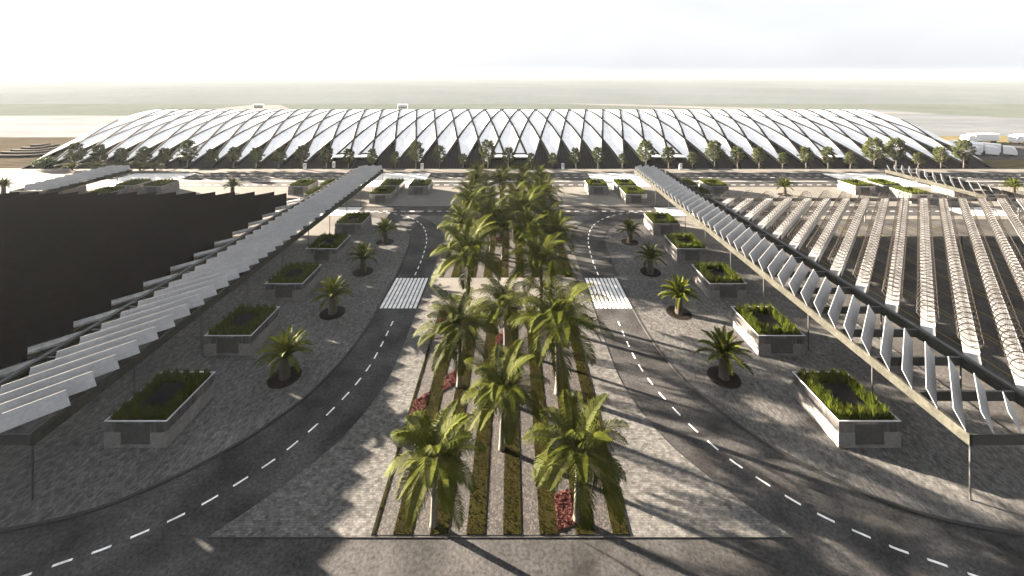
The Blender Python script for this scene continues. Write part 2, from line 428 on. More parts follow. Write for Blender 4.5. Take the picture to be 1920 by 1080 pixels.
for sg in (-1, 1):
    for k in range(9):
        x = 15.05 + 0.2 + k * 0.71
        a, b = sorted((sg * x, sg * (x + 0.5)))
        mb.quad((a, 69.2, .014), (b, 69.2, .014), (b, 79.4, .014), (a, 79.4, .014))
    for (xa, xb, ya, yb, n) in ((43.2, 56, 114.0, 121.2, 7), (31, 57.5, 143.0, 161.8, 11), (124, 148, 143.0, 161.8, 11), (128, 143, 114, 121.2, 7)):
        a, b = sorted((sg * xa, sg * xb)); st = (yb - ya) / n
        for k in range(n):
            y = ya + k * st
            mb.quad((a, y, .014), (b, y, .014), (b, y + st * .86, .014), (a, y + st * .86, .014))
struct(mb.build('crosswalk_markings', M['paint']))
mb = MB()
for sg in (-1, 1):
    for x in (66.7, 72.4, 73.3, 79.2, 85.1, 86, 92, 98, 104, 110):
        a, b = sorted((sg * x, sg * (x + .16)))
        mb.quad((a, 40, .016), (b, 40, .016), (b, 106, .016), (a, 106, .016))
struct(mb.build('parking_markings', M['yellow_paint']))

# ------------------------------------------------------------------ planted bed: grass and gravel stripes
W = 1.583
def bed(x0, x1, y0, y1, first):
    kerb = MB(); gr = MB(); gv = MB()
    z = 0.075
    kerb.box(x0 - .05, x1 + .05, y0 - .05, y0, 0.0, .085); kerb.box(x0 - .05, x1 + .05, y1, y1 + .05, 0.0, .085)
    kerb.box(x0 - .05, x0, y0, y1, 0.0, .085); kerb.box(x1, x1 + .05, y0, y1, 0.0, .085)
    x = x0; grass = True; w = first; cells = []
    while x < x1 - .05:
        xe = min(x + w, x1)
        zz = z + (.05 if grass else 0)
        (gr if grass else gv).box(x, xe, y0, y1, 0.03, zz)
        cells.append((x, xe, grass)); x = xe; grass = not grass; w = W
    struct(kerb.build('kerb', M['kerb']))
    struct(gv.build('gravel', M['gravel']), 'stuff')
    rnd = random.Random(int(y0 * 10))
    for a, b, g in cells:
        if not g: continue
        n = int((b - a) * (y1 - y0) * (42 if y0 < 60 else 14))
        for _ in range(n):
            px, py = rnd.uniform(a, b), rnd.uniform(y0, y1); h = rnd.uniform(.04, .10); an = rnd.uniform(0, 6.28)
            dx, dy = math.cos(an) * .05, math.sin(an) * .05; lx, ly = rnd.gauss(0, .06), rnd.gauss(0, .06)
            gr.add([(px - dx, py - dy, z + .05), (px + dx, py + dy, z + .05), (px + lx, py + ly, z + .05 + h)], [(0, 1, 2)], 1)
    struct(gr.build('grass', [M['lawn'], M['blade_short']]), 'stuff')
    return cells
cellsA = bed(-11.15, 11.15, 35.25, 69.6, .28)
cellsB = bed(-13.1, 13.1, 79.6, 113.3, .65)
cellsC = bed(-14.1, 14.1, 121.8, 142.2, .1)

def flower_patch(x0, x1, ya, yb, run, label):
    """red flowering ground cover: a low slanted parallelogram of small upright leaves"""
    m = MB(); rnd = random.Random(int((x0 + ya) * 100))
    q = [(x0, ya), (x1, ya + run), (x1, yb + run), (x0, yb)]
    m.slab(q, .07, .15)
    n = int((x1 - x0) * (yb - ya) * 90)
    for _ in range(n):
        u, v = rnd.random(), rnd.random()
        px = x0 + (x1 - x0) * u; py = ya + (yb - ya) * v + run * u
        an = rnd.uniform(0, 6.28); s = rnd.uniform(.05, .10); h = rnd.uniform(.05, .14)
        dx, dy = math.cos(an) * s, math.sin(an) * s
        m.add([(px - dx, py - dy, .14), (px + dx, py + dy, .14), (px + rnd.gauss(0, .06), py + rnd.gauss(0, .06), .14 + h)], [(0, 1, 2)])
    o = m.build('flower_patch', M['petal'])
    tag(o, label, 'flowers', 'red flower patches in the palm bed')
gA = [c for c in cellsA if not c[2]]; gB = [c for c in cellsB if not c[2]]; gC = [c for c in cellsC if not c[2]]
flower_patch(gA[0][0], gA[0][1], 47.0, 49.6, 1.5, 'red flower patch at the left edge of the nearest bed, beside the paving')
flower_patch(gA[1][0], gA[1][1], 51.0, 53.6, 1.5, 'red flower patch in the second gravel stripe beneath the left leaning palm')
flower_patch(gA[0][0], gA[0][1], 65.0, 68.0, 1.5, 'red flower patch at the far left corner of the nearest bed')
flower_patch(gA[5][0], gA[5][1], 35.5, 38.6, 0.5, 'red flower patch on the front edge of the bed below the right front palm')
flower_patch(gA[3][0], gA[3][1], 59.5, 61.8, 1.5, 'small red flower patch in the middle of the bed beside a thin trunk')
flower_patch(gB[3][0], gB[3][1], 81.5, 85.0, 2.0, 'red flower patch just beyond the footpath that crosses the bed')
flower_patch(gB[7][0], gB[7][1], 90.0, 93.0, 2.0, 'red flower patch at the right edge of the middle bed')
flower_patch(gB[3][0], gB[3][1], 95.0, 98.0, 2.0, 'red flower patch deep among the palms of the middle bed')
flower_patch(gC[5][0], gC[5][1], 135.0, 138.0, 2.0, 'red flower patch in the farthest bed near the terminal road')
flower_patch(gC[0][0], gC[0][1], 131.0, 137.0, 2.0, 'red flower patch at the left edge of the farthest bed')

# ------------------------------------------------------------------ palms
def frond(mb, rnd, az, L, th0, th1, npair, leaf, width=0.055, vee=0.5, droop=0.5, petiole=0.16, mi=0, mi_r=1, twist=0.0):
    """one arching feather frond: th0/th1 = angle from vertical at the base / at the tip"""
    n = 12; p = Vector((0, 0, 0)); pts = [p.copy()]; dirs = []
    for i in range(n):
        t = (i + .5) / n; th = th0 + (th1 - th0) * (t ** 1.25)
        a = az + twist * t
        d = Vector((math.sin(th) * math.cos(a), math.sin(th) * math.sin(a), math.cos(th)))
        p = p + d * (L / n); pts.append(p.copy()); dirs.append(d)
    mb.tube(pts, lambda t: 0.05 * (1 - t) + 0.008, 3, mi_r)
    for k in range(npair):
        t = petiole + (1 - petiole) * (k + .5) / npair
        f = t * n; i = min(int(f), n - 1); u = f - i
        o = pts[i].lerp(pts[i + 1], u); d = dirs[i]
        side0 = d.cross(Vector((0, 0, 1)))
        if side0.length < .05: side0 = Vector((-math.sin(az), math.cos(az), 0))
        side0.normalize(); up = side0.cross(d).normalized()
        env = math.sin(math.pi * min(1, (t - petiole) / (1 - petiole) * 0.80 + 0.18)) ** 0.65
        for s in (-1, 1):
            l = leaf * env * rnd.uniform(.85, 1.12)
            fwd = 0.35 + 0.75 * t
            q = (side0 * s + d * fwd + up * (vee * rnd.uniform(.5, 1.2))).normalized()
            q2 = (q + Vector((0, 0, -1)) * (droop * rnd.uniform(.6, 1.3))).normalized()
            wv = d.cross(q); wv = (d - q * d.dot(q)).normalized() * (width * rnd.uniform(.8, 1.2))
            m1 = o + q * (l * .5); m2 = m1 + q2 * (l * .5)
            mb.add([o - wv * .6, o + wv * .6, m1 + wv, m1 - wv, m2], [(0, 1, 2, 3), (3, 2, 4)], mi)

def palm_parts(root, seed, H=6.4, L=4.5, nf=17, lean=(0, 0)):
    rnd = random.Random(seed)
    tr = MB(); n = 14; pts = []
    for i in range(n + 1):
        t = i / n; pts.append((lean[0] * t * t, lean[1] * t * t, H * t))
    def rad(t): return 0.30 - 0.10 * t + 0.10 * max(0, 1 - t * 9) + (0.05 if t > .9 else 0)
    tr.tube(pts, rad, 12)
    tr.build('trunk', M['palm_bark'], root, smooth=True)
    cs = MB(); cs.tube([(0, 0, 0), (0, 0, .5), (0, 0, 1.0), (0, 0, 1.5)], lambda t: 0.2 - .09 * t, 8)
    top = (lean[0], lean[1], H)
    cs.build('crownshaft', M['cycad_leaf'], root, loc=top, smooth=True)
    cr = MB()
    for k in range(nf):
        az = k * 2.39996 + rnd.uniform(-.2, .2); age = (k + .5) / nf
        th0 = R(6) + R(74) * age + rnd.uniform(-.08, .08)
        th1 = th0 + R(66) + R(26) * age + rnd.uniform(-.15, .15)
        o0 = len(cr.v)
        frond(cr, rnd, az, L * rnd.uniform(.88, 1.08), th0, min(th1, R(168)), 42, L * .29, .043, .26, .85, .10, twist=rnd.uniform(-.25, .25))
        dz = 1.35 - .55 * age
        for j in range(o0, len(cr.v)):
            x, y, z = cr.v[j]; cr.v[j] = (x, y, z + dz)
    cr.build('crown', [M['palm_leaf'], M['palm_leaf']], root, loc=top)

PG = 'palms of the central bed'
protos = []
for i, (sd, H, L, nf, ln) in enumerate([(11, 4.9, 5.4, 25, (.15, .1)), (12, 5.3, 5.6, 27, (-.2, .0)), (13, 4.8, 5.3, 24, (.0, -.2)), (14, 5.5, 5.5, 26, (.1, .2))]):
    t = thing('palm_tree', 'palm', 'palm tree', group=PG)
    palm_parts(t, sd, H, L, nf, ln); protos.append(t)
used = set()
# (x, y of the foot, size, prototype, turn, label)
PALMS = [
    (-5.95, 36.0, .90, 0, 0.3, 'front left palm at the near edge of the bed, its crown hanging over gravel'),
    (6.75, 36.4, .93, 1, 2.0, 'front right palm at the near edge of the bed, red flowers at its foot'),
    (-0.1, 43.3, .98, 2, 1.1, 'palm on the centre stripe just behind the two front palms'),
    (-5.7, 52.0, 1.08, 3, 4.0, 'palm left of centre in the near bed, standing before the footpath on a thin trunk'),
    (6.75, 50.8, 1.3, 1, 5.2, 'large full palm right of centre in the near bed, pale sunlit trunk'),
    (0.1, 58.8, .98, 0, 2.6, 'small palm in the middle of the near bed, close to the footpath'),
    (-6.5, 69.8, 1.45, 2, 0.9, 'tallest palm with the widest crown, standing at the footpath on the left'),
    (5.9, 68.0, 1.25, 3, 3.3, 'dark palm at the footpath on the right, behind the large full palm'),
    (4.6, 84.0, 1.0, 0, 5.5, 'first palm beyond the footpath, right of the red flower patch'),
    (-3.6, 90.0, 1.02, 1, 1.7, 'palm beyond the footpath, hidden behind the tallest crown'),
    (-0.9, 87.0, .98, 2, 3.4, 'palm on the centre line just beyond the footpath, between two red flower patches'),
    (10.2, 84.0, .96, 0, 1.2, 'palm at the near right corner of the middle bed, just beyond the footpath'),
    (4.6, 95.5, 1.04, 3, 0.9, 'palm in the thick of the middle bed, right of its centre line'),
    (-9.6, 88.5, .95, 1, 2.7, 'palm at the left edge of the middle bed, behind the tallest palm'),
    (9.3, 92.0, .98, 2, 3.9, 'palm at the right edge of the middle bed, leaning over the paving'),
    (-8.6, 97.0, 1.05, 3, 0.2, 'palm at the left edge of the middle bed with a bright sunlit side'),
    (1.5, 98.5, .95, 0, 4.4, 'palm in the centre of the middle bed, wholly among other crowns'),
    (7.0, 103.5, 1.02, 1, 2.9, 'palm right of centre near the far end of the middle bed'),
    (-4.4, 105.5, 1.0, 2, 5.9, 'palm left of centre near the far end of the middle bed'),
    (10.3, 110.5, .95, 3, 1.4, 'palm at the far right corner of the middle bed, beside the cross street'),
    (-10.0, 110.5, .98, 0, 3.0, 'palm at the far left corner of the middle bed, beside the cross street'),
    (2.2, 111.5, .92, 2, 0.6, 'palm in the middle of the cross street edge of the middle bed'),
    (-9.6, 124.0, .95, 1, 4.9, 'leftmost palm of the farthest bed, standing clear of the others'),
    (-2.4, 124.5, .95, 3, 2.2, 'palm left of centre in the farthest bed, its trunk showing in a gap'),
    (4.2, 126.0, .92, 0, 0.4, 'palm right of centre on the near edge of the farthest bed'),
    (10.2, 126.5, .95, 2, 5.0, 'palm on the near right side of the farthest bed'),
    (-10.0, 137.0, .88, 3, 1.9, 'palm at the far left corner of the farthest bed, before the terminal road'),
    (-1.0, 138.0, .88, 0, 3.6, 'palm in the middle of the far edge of the farthest bed'),
    (5.0, 138.5, .86, 1, 1.0, 'palm on the far edge of the farthest bed, next to the rightmost one'),
    (10.5, 139.0, .86, 2, 4.2, 'palm at the far right corner of the farthest bed, before the terminal road'),
]
for (x, y, s, pi, rz, lab) in PALMS:
    if 80 < y < 114: s *= 1.1
    p = protos[pi]
    if pi not in used:
        used.add(pi); p.location = (x, y, .08); p.rotation_euler = (0, 0, rz); p.scale = (s, s, s); p['label'] = lab
    else: dup(p, lab, (x, y, .08), rz, (s, s, s), PG)

# small date palms in round soil beds
def cycad_parts(root, seed):
    rnd = random.Random(seed)
    tr = MB(); tr.tube([(0, 0, 0), (0, 0, .3), (0, 0, .9), (.03, 0, 1.8), (.03, 0, 2.5)], lambda t: .66 - .2 * t + (.1 if t > .8 else 0), 12)
    for k in range(90):            # leaf stubs round the trunk
        a = k * 2.4; z = .1 + 2.4 * k / 90; r = .62 - .18 * z / 2.5
        c, s_ = math.cos(a), math.sin(a)
        tr.add([(r * c - .1 * s_, r * s_ + .1 * c, z), (r * c + .1 * s_, r * s_ - .1 * c, z), ((r + .16) * c, (r + .16) * s_, z + .22)], [(0, 1, 2)])
    tr.build('trunk', M['cycad_bark'], root)
    cr = MB()
    for k in range(30):
        age = (k + .5) / 30; az = k * 2.39996 + rnd.uniform(-.15, .15)
        th0 = R(6) + R(58) * age; th1 = th0 + R(32) + R(50) * age
        frond(cr, rnd, az, rnd.uniform(3.1, 3.7), th0, th1, 34, .62, .05, .7, .12, .10)
    cr.build('crown', [M['cycad_leaf'], M['cycad_leaf']], root, loc=(.03, 0, 2.4))
def soil_bed(x, y, z=.124):
    m = MB(); n = 40
    pts = [(x + 2.0 * math.cos(6.2832 * k / n), y + 2.0 * math.sin(6.2832 * k / n)) for k in range(n)]
    m.slab(pts, z - .05, z + .03)
    struct(m.build('soil_bed', M['soil']))
CG = 'short palms in round soil beds'
c0 = thing('short_palm', 'x', 'palm tree', group=CG); cycad_parts(c0, 5)
c1 = thing('short_palm', 'x', 'palm tree', group=CG); cycad_parts(c1, 8)
row = ['nearest', 'second', 'third', 'farthest']
first = {0: True, 1: True}
def put_cycad(x, y, z, rz, s, lab, i):
    p = (c0, c1)[i]
    if first[i]:
        first[i] = False; p.location = (x, y, z); p.rotation_euler = (0, 0, rz); p.scale = (s, s, s); p['label'] = lab
    else: dup(p, lab, (x, y, z), rz, (s, s, s), CG)
for sg, nm in ((-1, 'left'), (1, 'right')):
    for k, y in enumerate((53.4, 67.7, 81.6, 95.9)):
        x = sg * 28.75
        soil_bed(x, y)
        put_cycad(x, y, .15, k * 1.3 + sg, 1.06 - .03 * k, f'{row[k]} short palm in a round soil bed between the kiosks and the {nm} road', k % 2)
    for xx, nm2 in ((90, 'inner'), (164.6, 'outer')):
        soil_bed(sg * xx, 133.0)
        put_cycad(sg * xx, 133.0, .15, xx + sg, 1.0, f'far {nm2} short palm on the pale paving beyond the {nm} parking roof', 0)

# ------------------------------------------------------------------ kiosks with planted roofs
KW, KD, KH = 6.65, 7.2, 2.85
def grass_ring(mb, rnd, n):
    hw, hd = KW / 2 - .38, KD / 2 - .38
    iw, id_ = 1.75, 2.15
    cnt = 0
    while cnt < n:
        x, y = rnd.uniform(-hw, hw), rnd.uniform(-hd, hd)
        if abs(x) < iw and abs(y) < id_: continue
        cnt += 1
        ln = rnd.uniform(.5, 1.1) * (1.0 + .45 * math.sin(x * 5.1 + 1) * math.sin(y * 4.7))
        an = rnd.uniform(0, 6.283); lx, ly = rnd.gauss(0, .2), rnd.gauss(0, .2)
        w = rnd.uniform(.03, .055); dx, dy = math.cos(an) * w, math.sin(an) * w
        z0 = KH - .42; zm = z0 + ln * .55
        mx, my = x + lx * .35, y + ly * .35
        mb.add([(x - dx, y - dy, z0), (x + dx, y + dy, z0), (mx + dx * .8, my + dy * .8, zm), (mx - dx * .8, my - dy * .8, zm), (x + lx, y + ly, z0 + ln)],
               [(0, 1, 2, 3), (3, 2, 4)])
def kiosk_parts(root, seed, n=7600):
    rnd = random.Random(seed)
    w, d = KW / 2, KD / 2; dw = 1.55
    b = MB()                                             # concrete base with the door recess left open
    b.box(-w, -dw, -d, -d + .3, 0, 1.62); b.box(dw, w, -d, -d + .3, 0, 1.62)
    b.box(-dw, dw, -d, -d + .3, 0, .26)
    b.box(-w, -w + .3, -d + .3, d, 0, 1.62); b.box(w - .3, w, -d + .3, d, 0, 1.62)
    b.box(-w + .3, w - .3, d - .3, d, 0, 1.62)
    b.build('base_wall', M['concrete'], root)
    u = MB(); i = .07                                    # metal band above, slightly set in, in panels
    def panels(x0, x1, y0, y1, along):
        L = (x1 - x0) if along == 'x' else (y1 - y0); k = max(1, round(L / 1.2)); st = L / k
        for q in range(k):
            if along == 'x': u.box(x0 + q * st + .008, x0 + (q + 1) * st - .008, y0, y1, 1.625, KH - .09)
            else: u.box(x0, x1, y0 + q * st + .008, y0 + (q + 1) * st - .008, 1.625, KH - .09)
    panels(-w + i, -dw, -d + i, -d + .25, 'x'); panels(dw, w - i, -d + i, -d + .25, 'x')
    panels(-w + .25, w - .25, d - .25, d - i, 'x')
    panels(-w + i, -w + .25, -d + .26, d - i, 'y'); panels(w - .25, w - i, -d + .26, d - i, 'y')
    u.box(-dw, dw, -d + i, -d + .25, 2.42, KH - .09)
    u.build('metal_band', M['band'], root)
    r = MB()
    r.box(-w, w, -d, -d + .1, KH - .085, KH); r.box(-w, w, d - .1, d, KH - .085, KH)
    r.box(-w, -w + .1, -d + .1, d - .1, KH - .085, KH); r.box(w - .1, w, -d + .1, d - .1, KH - .085, KH)
    r.build('rim', M['rim'], root)
    dr = MB()
    for k in range(26):                                  # louvred shutter of upright slats
        x = -dw + .03 + k * (2 * dw - .06) / 26
        dr.box(x, x + .075, -d + .10, -d + .16, .27, 2.40)
    dr.box(-dw + .01, dw - .01, -d + .17, -d + .22, .27, 2.41)
    dr.build('shutter', M['shutter'], root)
    s = MB(); s.box(-w + .27, w - .27, -d + .27, d - .27, KH - .55, KH - .42)
    s.build('soil', M['soil'], root)
    k_ = MB(); k_.box(-1.6, 1.6, -1.95, 1.95, KH - .415, KH - .22)
    k_.build('skylight', M['void'], root)
    g = MB(); grass_ring(g, rnd, n)
    go = g.build('grass', M['roof_grass'], root)
    go['kind'] = 'stuff'
KG = 'kiosks with planted roofs'
k0 = thing('kiosk', 'x', 'kiosk', group=KG); kiosk_parts(k0, 3)
k1 = thing('kiosk', 'x', 'kiosk', group=KG); kiosk_parts(k1, 4)
kf = {0: True, 1: True}; kcount = [0]
def put_kiosk(xc, yfront, lab):
    i = kcount[0] % 2; kcount[0] += 1; p = (k0, k1)[i]
    loc = (xc, yfront + KD / 2, .12)
    if kf[i]: kf[i] = False; p.location = loc; p['label'] = lab
    else: dup(p, lab, loc, 0, None, KG)
rowk = ['nearest', 'second nearest', 'middle', 'fourth', 'fifth']
for sg, nm, st in ((-1, 'left', 'shaded'), (1, 'right', 'sunlit')):
    for k, y in enumerate((43.35, 57.45, 71.6, 85.8, 99.9)):
        put_kiosk(sg * 39.03, y, f'{rowk[k]} kiosk with {st} grass roof in the row along the {nm} canopy')
    put_kiosk(sg * 39.03, 124.2, f'kiosk just beyond the cross street, on the road side of the {nm} canopy')
    put_kiosk(sg * 39.03, 133.6, f'kiosk touching the terminal road, on the road side of the {nm} canopy')
    put_kiosk(sg * 29.4, 133.0, f'single kiosk nearest the palm bed beyond the cross street on the {nm}')
    put_kiosk(sg * 59.0, 124.2, f'kiosk beyond the cross street, close against the parking side of the {nm} canopy')
    put_kiosk(sg * 59.0, 133.6, f'rear kiosk of the pair against the parking side of the {nm} canopy')
    put_kiosk(sg * 68.6, 133.0, f'detached kiosk on the parking side of the {nm} canopy, towards the inner far short palm')
    put_kiosk(sg * 126.0, 124.2, f'kiosk beyond the parking roof, close against the far {nm} canopy')
    put_kiosk(sg * 126.0, 133.6, f'rear kiosk of the pair before the far {nm} canopy')
    put_kiosk(sg * 116.4, 133.0, f'detached kiosk between the inner far short palm and the far {nm} canopy')
    put_kiosk(sg * 146.5, 131.0, f'kiosk on the outer side of the far {nm} canopy, mostly hidden by its fins')

# ------------------------------------------------------------------ canopies: frame, posts and slanted fins
BAY = 5.15
def canopy(xa, xb, y0, y1, label, lit):
    """xa = outer edge (road side), xb = inner edge; fins run at 45 degrees in plan"""
    lo, hi = min(xa, xb), max(xa, xb)
    root = thing('canopy', label, 'canopy', (0, 0, 0), 0, 'slatted canopies over the walkways')
    z0, z1 = 5.2, 6.3
    f = MB(); f.box(lo, lo + .3, y0, y1, z0, z1); f.build('fascia', M['fascia'], root)
    f = MB(); f.box(hi - .3, hi, y0, y1, z0, z1); f.build('fascia', M['fascia'], root)
    n = int(round((y1 - y0) / BAY))
    for k in range(n + 1):
        y = y0 + k * (y1 - y0) / n
        c = MB(); c.box(lo + .302, hi - .302, max(y - .12, y0), min(y + .12, y1), z0 + .1, z1 - .03)
        c.build('cross_beam', M['steel'], root)
        if k % 2 == 0:
            for x in (lo + .15, hi - .15):
                p = MB(); p.box(x - .06, x + .06, min(max(y - .06, y0 + .02), y1 - .14), min(max(y + .06, y0 + .14), y1 - .02), .1, z0 - .002)
                p.build('post', M['steel'], root)
    # fins
    d = Vector((1, 1, 0)).normalized(); u = Vector((-1, 1, 0)).normalized()
    rise, leanv, th = 1.5, (.78 if hi > 0 else .5), .05
    off = (u * leanv + Vector((0, 0, rise))); nrm = off.cross(d).normalized() * th
    wx = hi - lo
    c = y0 - lo - wx + BAY / 2 * .3          # line Y = X + c
    while True:
        xs, xe = (lo + .05, hi - 3.1) if hi > 0 else (lo + 3.1, hi - .05)
        ys, ye = xs + c, xe + c
        if ys > y1: break
        if ys < y0: xs += (y0 - ys); ys = y0
        if ye > y1: xe -= (ye - y1); ye = y1
        if xe - xs > 1.0:
            A = Vector((xs, ys, z1 + .02)); B = Vector((xe, ye, z1 + .02))
            q = [A, B, B + off, A + off]
            q[2] = B + off - d * .35; q[3] = A + off + d * .25
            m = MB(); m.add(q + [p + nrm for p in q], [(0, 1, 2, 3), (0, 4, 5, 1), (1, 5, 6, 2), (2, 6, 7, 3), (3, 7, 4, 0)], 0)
            m.add([p + nrm for p in q], [(3, 2, 1, 0)], 1)            # sun face coloured dark to cut bounce and deepen shade between fins
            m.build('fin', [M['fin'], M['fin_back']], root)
        c += BAY / 2
    return root
canopy(-43.6, -54.4, 38.0, 142.0, 'long slatted canopy on the left, its shaded edge beam towards the road', False)
canopy(43.6, 54.4, 38.0, 142.0, 'long slatted canopy on the right, its sunlit cream edge beam towards the road', True)
canopy(-131.0, -141.8, 116.0, 142.0, 'short far slatted canopy beyond the dark roof at the left edge', False)
canopy(131.0, 141.8, 111.6, 142.0, 'short far canopy with upright blade fins at the right edge', True)

# ------------------------------------------------------------------ parking roofs: parallel diagonal beams
def parking_roof(sg):
    left = sg < 0
    root = thing('parking_roof', 'dark parking roof of tall overlapping panels on the left' if left else
                 'open parking roof of white diagonal beams wound with wire coils on the right', 'roof')
    YF, YB = 38.0, 109.3
    x_in, x_out = sg * 54.42, sg * (175 if left else 162)
    lo, hi = min(x_in, x_out), max(x_in, x_out)
    e = MB(); a, b = sorted((x_in, x_in + sg * .55)); e.box(a, b, YF, YB, 5.3, 6.34); e.build('edge_beam', M['steel'], root)
    e = MB(); e.box(lo, hi, YB, YB + .4, 5.5, 6.36); e.build('edge_beam', M['steel'], root)
    e = MB(); e.box(lo, hi, YF - .4, YF, 5.5, 6.36); e.build('edge_beam', M['steel'], root)
    xs = [x_in + sg * (.3 + 20.6 * k) for k in range(1, 6)]
    for x in xs:
        for y in (YF + .2, 62, 86, YB + .2):
            p = MB(); p.box(x - .12, x + .12, y - .12, y + .12, 0, 5.498); p.build('post', M['steel'], root)
    d = Vector((1, 1, 0)).normalized(); u = Vector((-1, 1, 0)).normalized()
    inner = x_in + sg * .57
    c = (47.4 - 54.6) if not left else (47.6 + 54.6)
    c -= BAY * 40
    w = .68                                            # half width of a beam (across)
    hx = w * math.sqrt(2)                              # its half extent along X or Y
    while c < 330:
        c += BAY
        # centre line Y = X + c inside the rectangle
        xa = max(lo if left else inner, YF - c); xb = min(inner if left else hi, YB - c)
        if xb - xa < 2.5: continue
        # skip beams that lie wholly outside the picture
        vis = any(-1.34 < (x / (x + c)) < 1.34 for x in [xa + (xb - xa) * t / 20 for t in range(21)])
        if not vis: continue
        def clip(cc):
            x0 = max(lo if left else inner, YF - cc); x1 = min(inner if left else hi, YB - cc)
            return x0, x1
        m = MB()
        p0, p1 = clip(c - hx); q0, q1 = clip(c + hx)       # the two long edges
        z0, z1 = 6.02, 6.30
        ring = [(p0, p0 + c - hx), (p1, p1 + c - hx), (q1, q1 + c + hx), (q0, q0 + c + hx)]
        m.slab(ring, z0, z1); m.add([(x, y, z0) for x, y in ring], [(3, 2, 1, 0)])
        bo = m.build('beam', M['tray'], root)
        # side panel along the near-right edge of the beam
        s0, s1 = p0 + (2.2 if not left else 1.0), p1 - (1.6 if left else 0.5)
        if left: s0, s1 = p0 + .4, p1 - 2.3
        A = Vector((s0, s0 + c - hx, 0)) - u * .012; B = Vector((s1, s1 + c - hx, 0)) - u * .012
        t_ = -u * (.02 if left else .05)
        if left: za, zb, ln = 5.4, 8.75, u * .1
        else: za, zb, ln = 5.15, 6.42, u * .0
        sp = MB(); q_ = .4 if left else 1.0
        v = []
        for P in (A, B):
            v += [(P.x, P.y, za), (P.x + t_.x, P.y + t_.y, za), (P.x + t_.x * q_ + ln.x, P.y + t_.y * q_ + ln.y, zb), (P.x + ln.x, P.y + ln.y, zb)]
        sp.add(v, [(0, 1, 2, 3), (7, 6, 5, 4), (1, 5, 6, 2), (0, 3, 7, 4), (3, 2, 6, 7), (0, 4, 5, 1)])
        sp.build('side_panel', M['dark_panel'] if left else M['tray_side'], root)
        if not left:
            # wire coil lying along the beam
            r = 1.08; pitch = 1.72; zc = z1 + r + .05
            S0 = Vector((xa + 1.6, xa + 1.6 + c, zc)); S1 = Vector((xb - .6, xb - .6 + c, zc))
            Ln = (S1 - S0).length; turns = Ln / pitch; ns = int(turns * 20)
            pts = []
            for i in range(ns + 1):
                a = 2 * math.pi * i / 20
                al = pitch * i / 20 + .38 * math.sin(a)
                pts.append(S0 + d * al + u * (r * math.cos(a)) + Vector((0, 0, r * math.sin(a))))
            co = MB(); co.tube(pts, .055, 4)
            # straight wires along the top and through the middle, and upright hangers
            co.tube([S0 + Vector((0, 0, r)), S1 + Vector((0, 0, r))], .02, 4)
            co.tube([S0, S1], .016, 4)
            k = 0.0
            while k < Ln:
                q = S0 + d * k; co.tube([q + Vector((0, 0, -r - .05)), q + Vector((0, 0, r))], .018, 4); k += pitch
            co.build('wire_coil', M['wire'], bo)
    return root
parking_roof(-1)
parking_roof(1)

# ------------------------------------------------------------------ terminal: long vault with crossing ribs
S = 9.6; NB = 21
PROF = [(3, 169.0, .1), (2.75, 173.9, 2.62), (2.5, 178.9, 5.0), (2, 189.3, 9.07), (1.5, 199.4, 12.75), (1, 210, 15.6), (.5, 220.8, 17.75), (0, 231.7, 18.7)]
PROF = PROF[::-1]
def prof(t):
    back = t < 0; t = abs(t)
    for i in range(len(PROF) - 1):
        a, b = PROF[i], PROF[i + 1]
        if a[0] <= t <= b[0] + 1e-9:
            p0 = PROF[i - 1] if i > 0 else (-b[0], 2 * 231.7 - b[1], b[2]); p3 = PROF[min(i + 2, len(PROF) - 1)]
            k = (t - a[0]) / (b[0] - a[0])
            def h(j):
                m0 = (b[j] - p0[j]) / (b[0] - p0[0]) * (b[0] - a[0]); m1 = (p3[j] - a[j]) / max(p3[0] - a[0], 1e-6) * (b[0] - a[0])
                return (2 * k ** 3 - 3 * k * k + 1) * a[j] + (k ** 3 - 2 * k * k + k) * m0 + (-2 * k ** 3 + 3 * k * k) * b[j] + (k ** 3 - k * k) * m1
            Y, Z = h(1), h(2); break
    if back: Y = 2 * 231.7 - Y
    return Y, Z
def pnorm(t):
    a = prof(max(t - .02, -3)); b = prof(min(t + .02, 3))
    ty, tz = b[0] - a[0], b[1] - a[1]; l = math.hypot(ty, tz)
    n = (tz / l, -ty / l)
    return n if n[1] > 0 else (-n[0], -n[1])
term = thing('terminal_building', 'long low white vaulted terminal with crossing dark ribs across the background', 'building', (0, 169, 0))
off_ = (0, -169, 0)
XE = NB * S
sh = MB()
ent_nodes = [-139.2, -72.0, -62.4, -4.8, 4.8, 62.4, 72.0, 139.2]
def P(x, t, o=0.0):
    y, z = prof(t); n = pnorm(t); return (x, y - 169 + n[0] * o, z + n[1] * o)
ts = [i / 8 for i in range(-24, 17)]
xs = [-XE + i * S / 2 for i in range(4 * NB + 1)]
for i in range(len(ts) - 1):
    for j in range(len(xs) - 1):
        sh.quad(P(xs[j], ts[i]), P(xs[j], ts[i + 1]), P(xs[j + 1], ts[i + 1]), P(xs[j + 1], ts[i]))
tt = [2 + k * .78 / 6 for k in range(7)]
for m_ in range(-NB, NB + 1):
    for k in range(6):
        a, b = tt[k], tt[k + 1]
        wa, wb = S / 2 * (3 - a), S / 2 * (3 - b); x = m_ * S
        la, ra = max(x - wa, -XE), min(x + wa, XE); lb, rb = max(x - wb, -XE), min(x + wb, XE)
        sh.quad(P(la, a), P(lb, b), P(rb, b), P(ra, a))
for x in ent_nodes:                                          # entrance bays: gore filled down to a lintel
    for k in range(4):
        a, b = 2 + k * .13, 2 + (k + 1) * .13
        wa, wb = S / 2 * (a - 2), S / 2 * (b - 2)
        sh.quad(P(x - wa, a, -.01), P(x - wb, b, -.01), P(x + wb, b, -.01), P(x + wa, a, -.01))
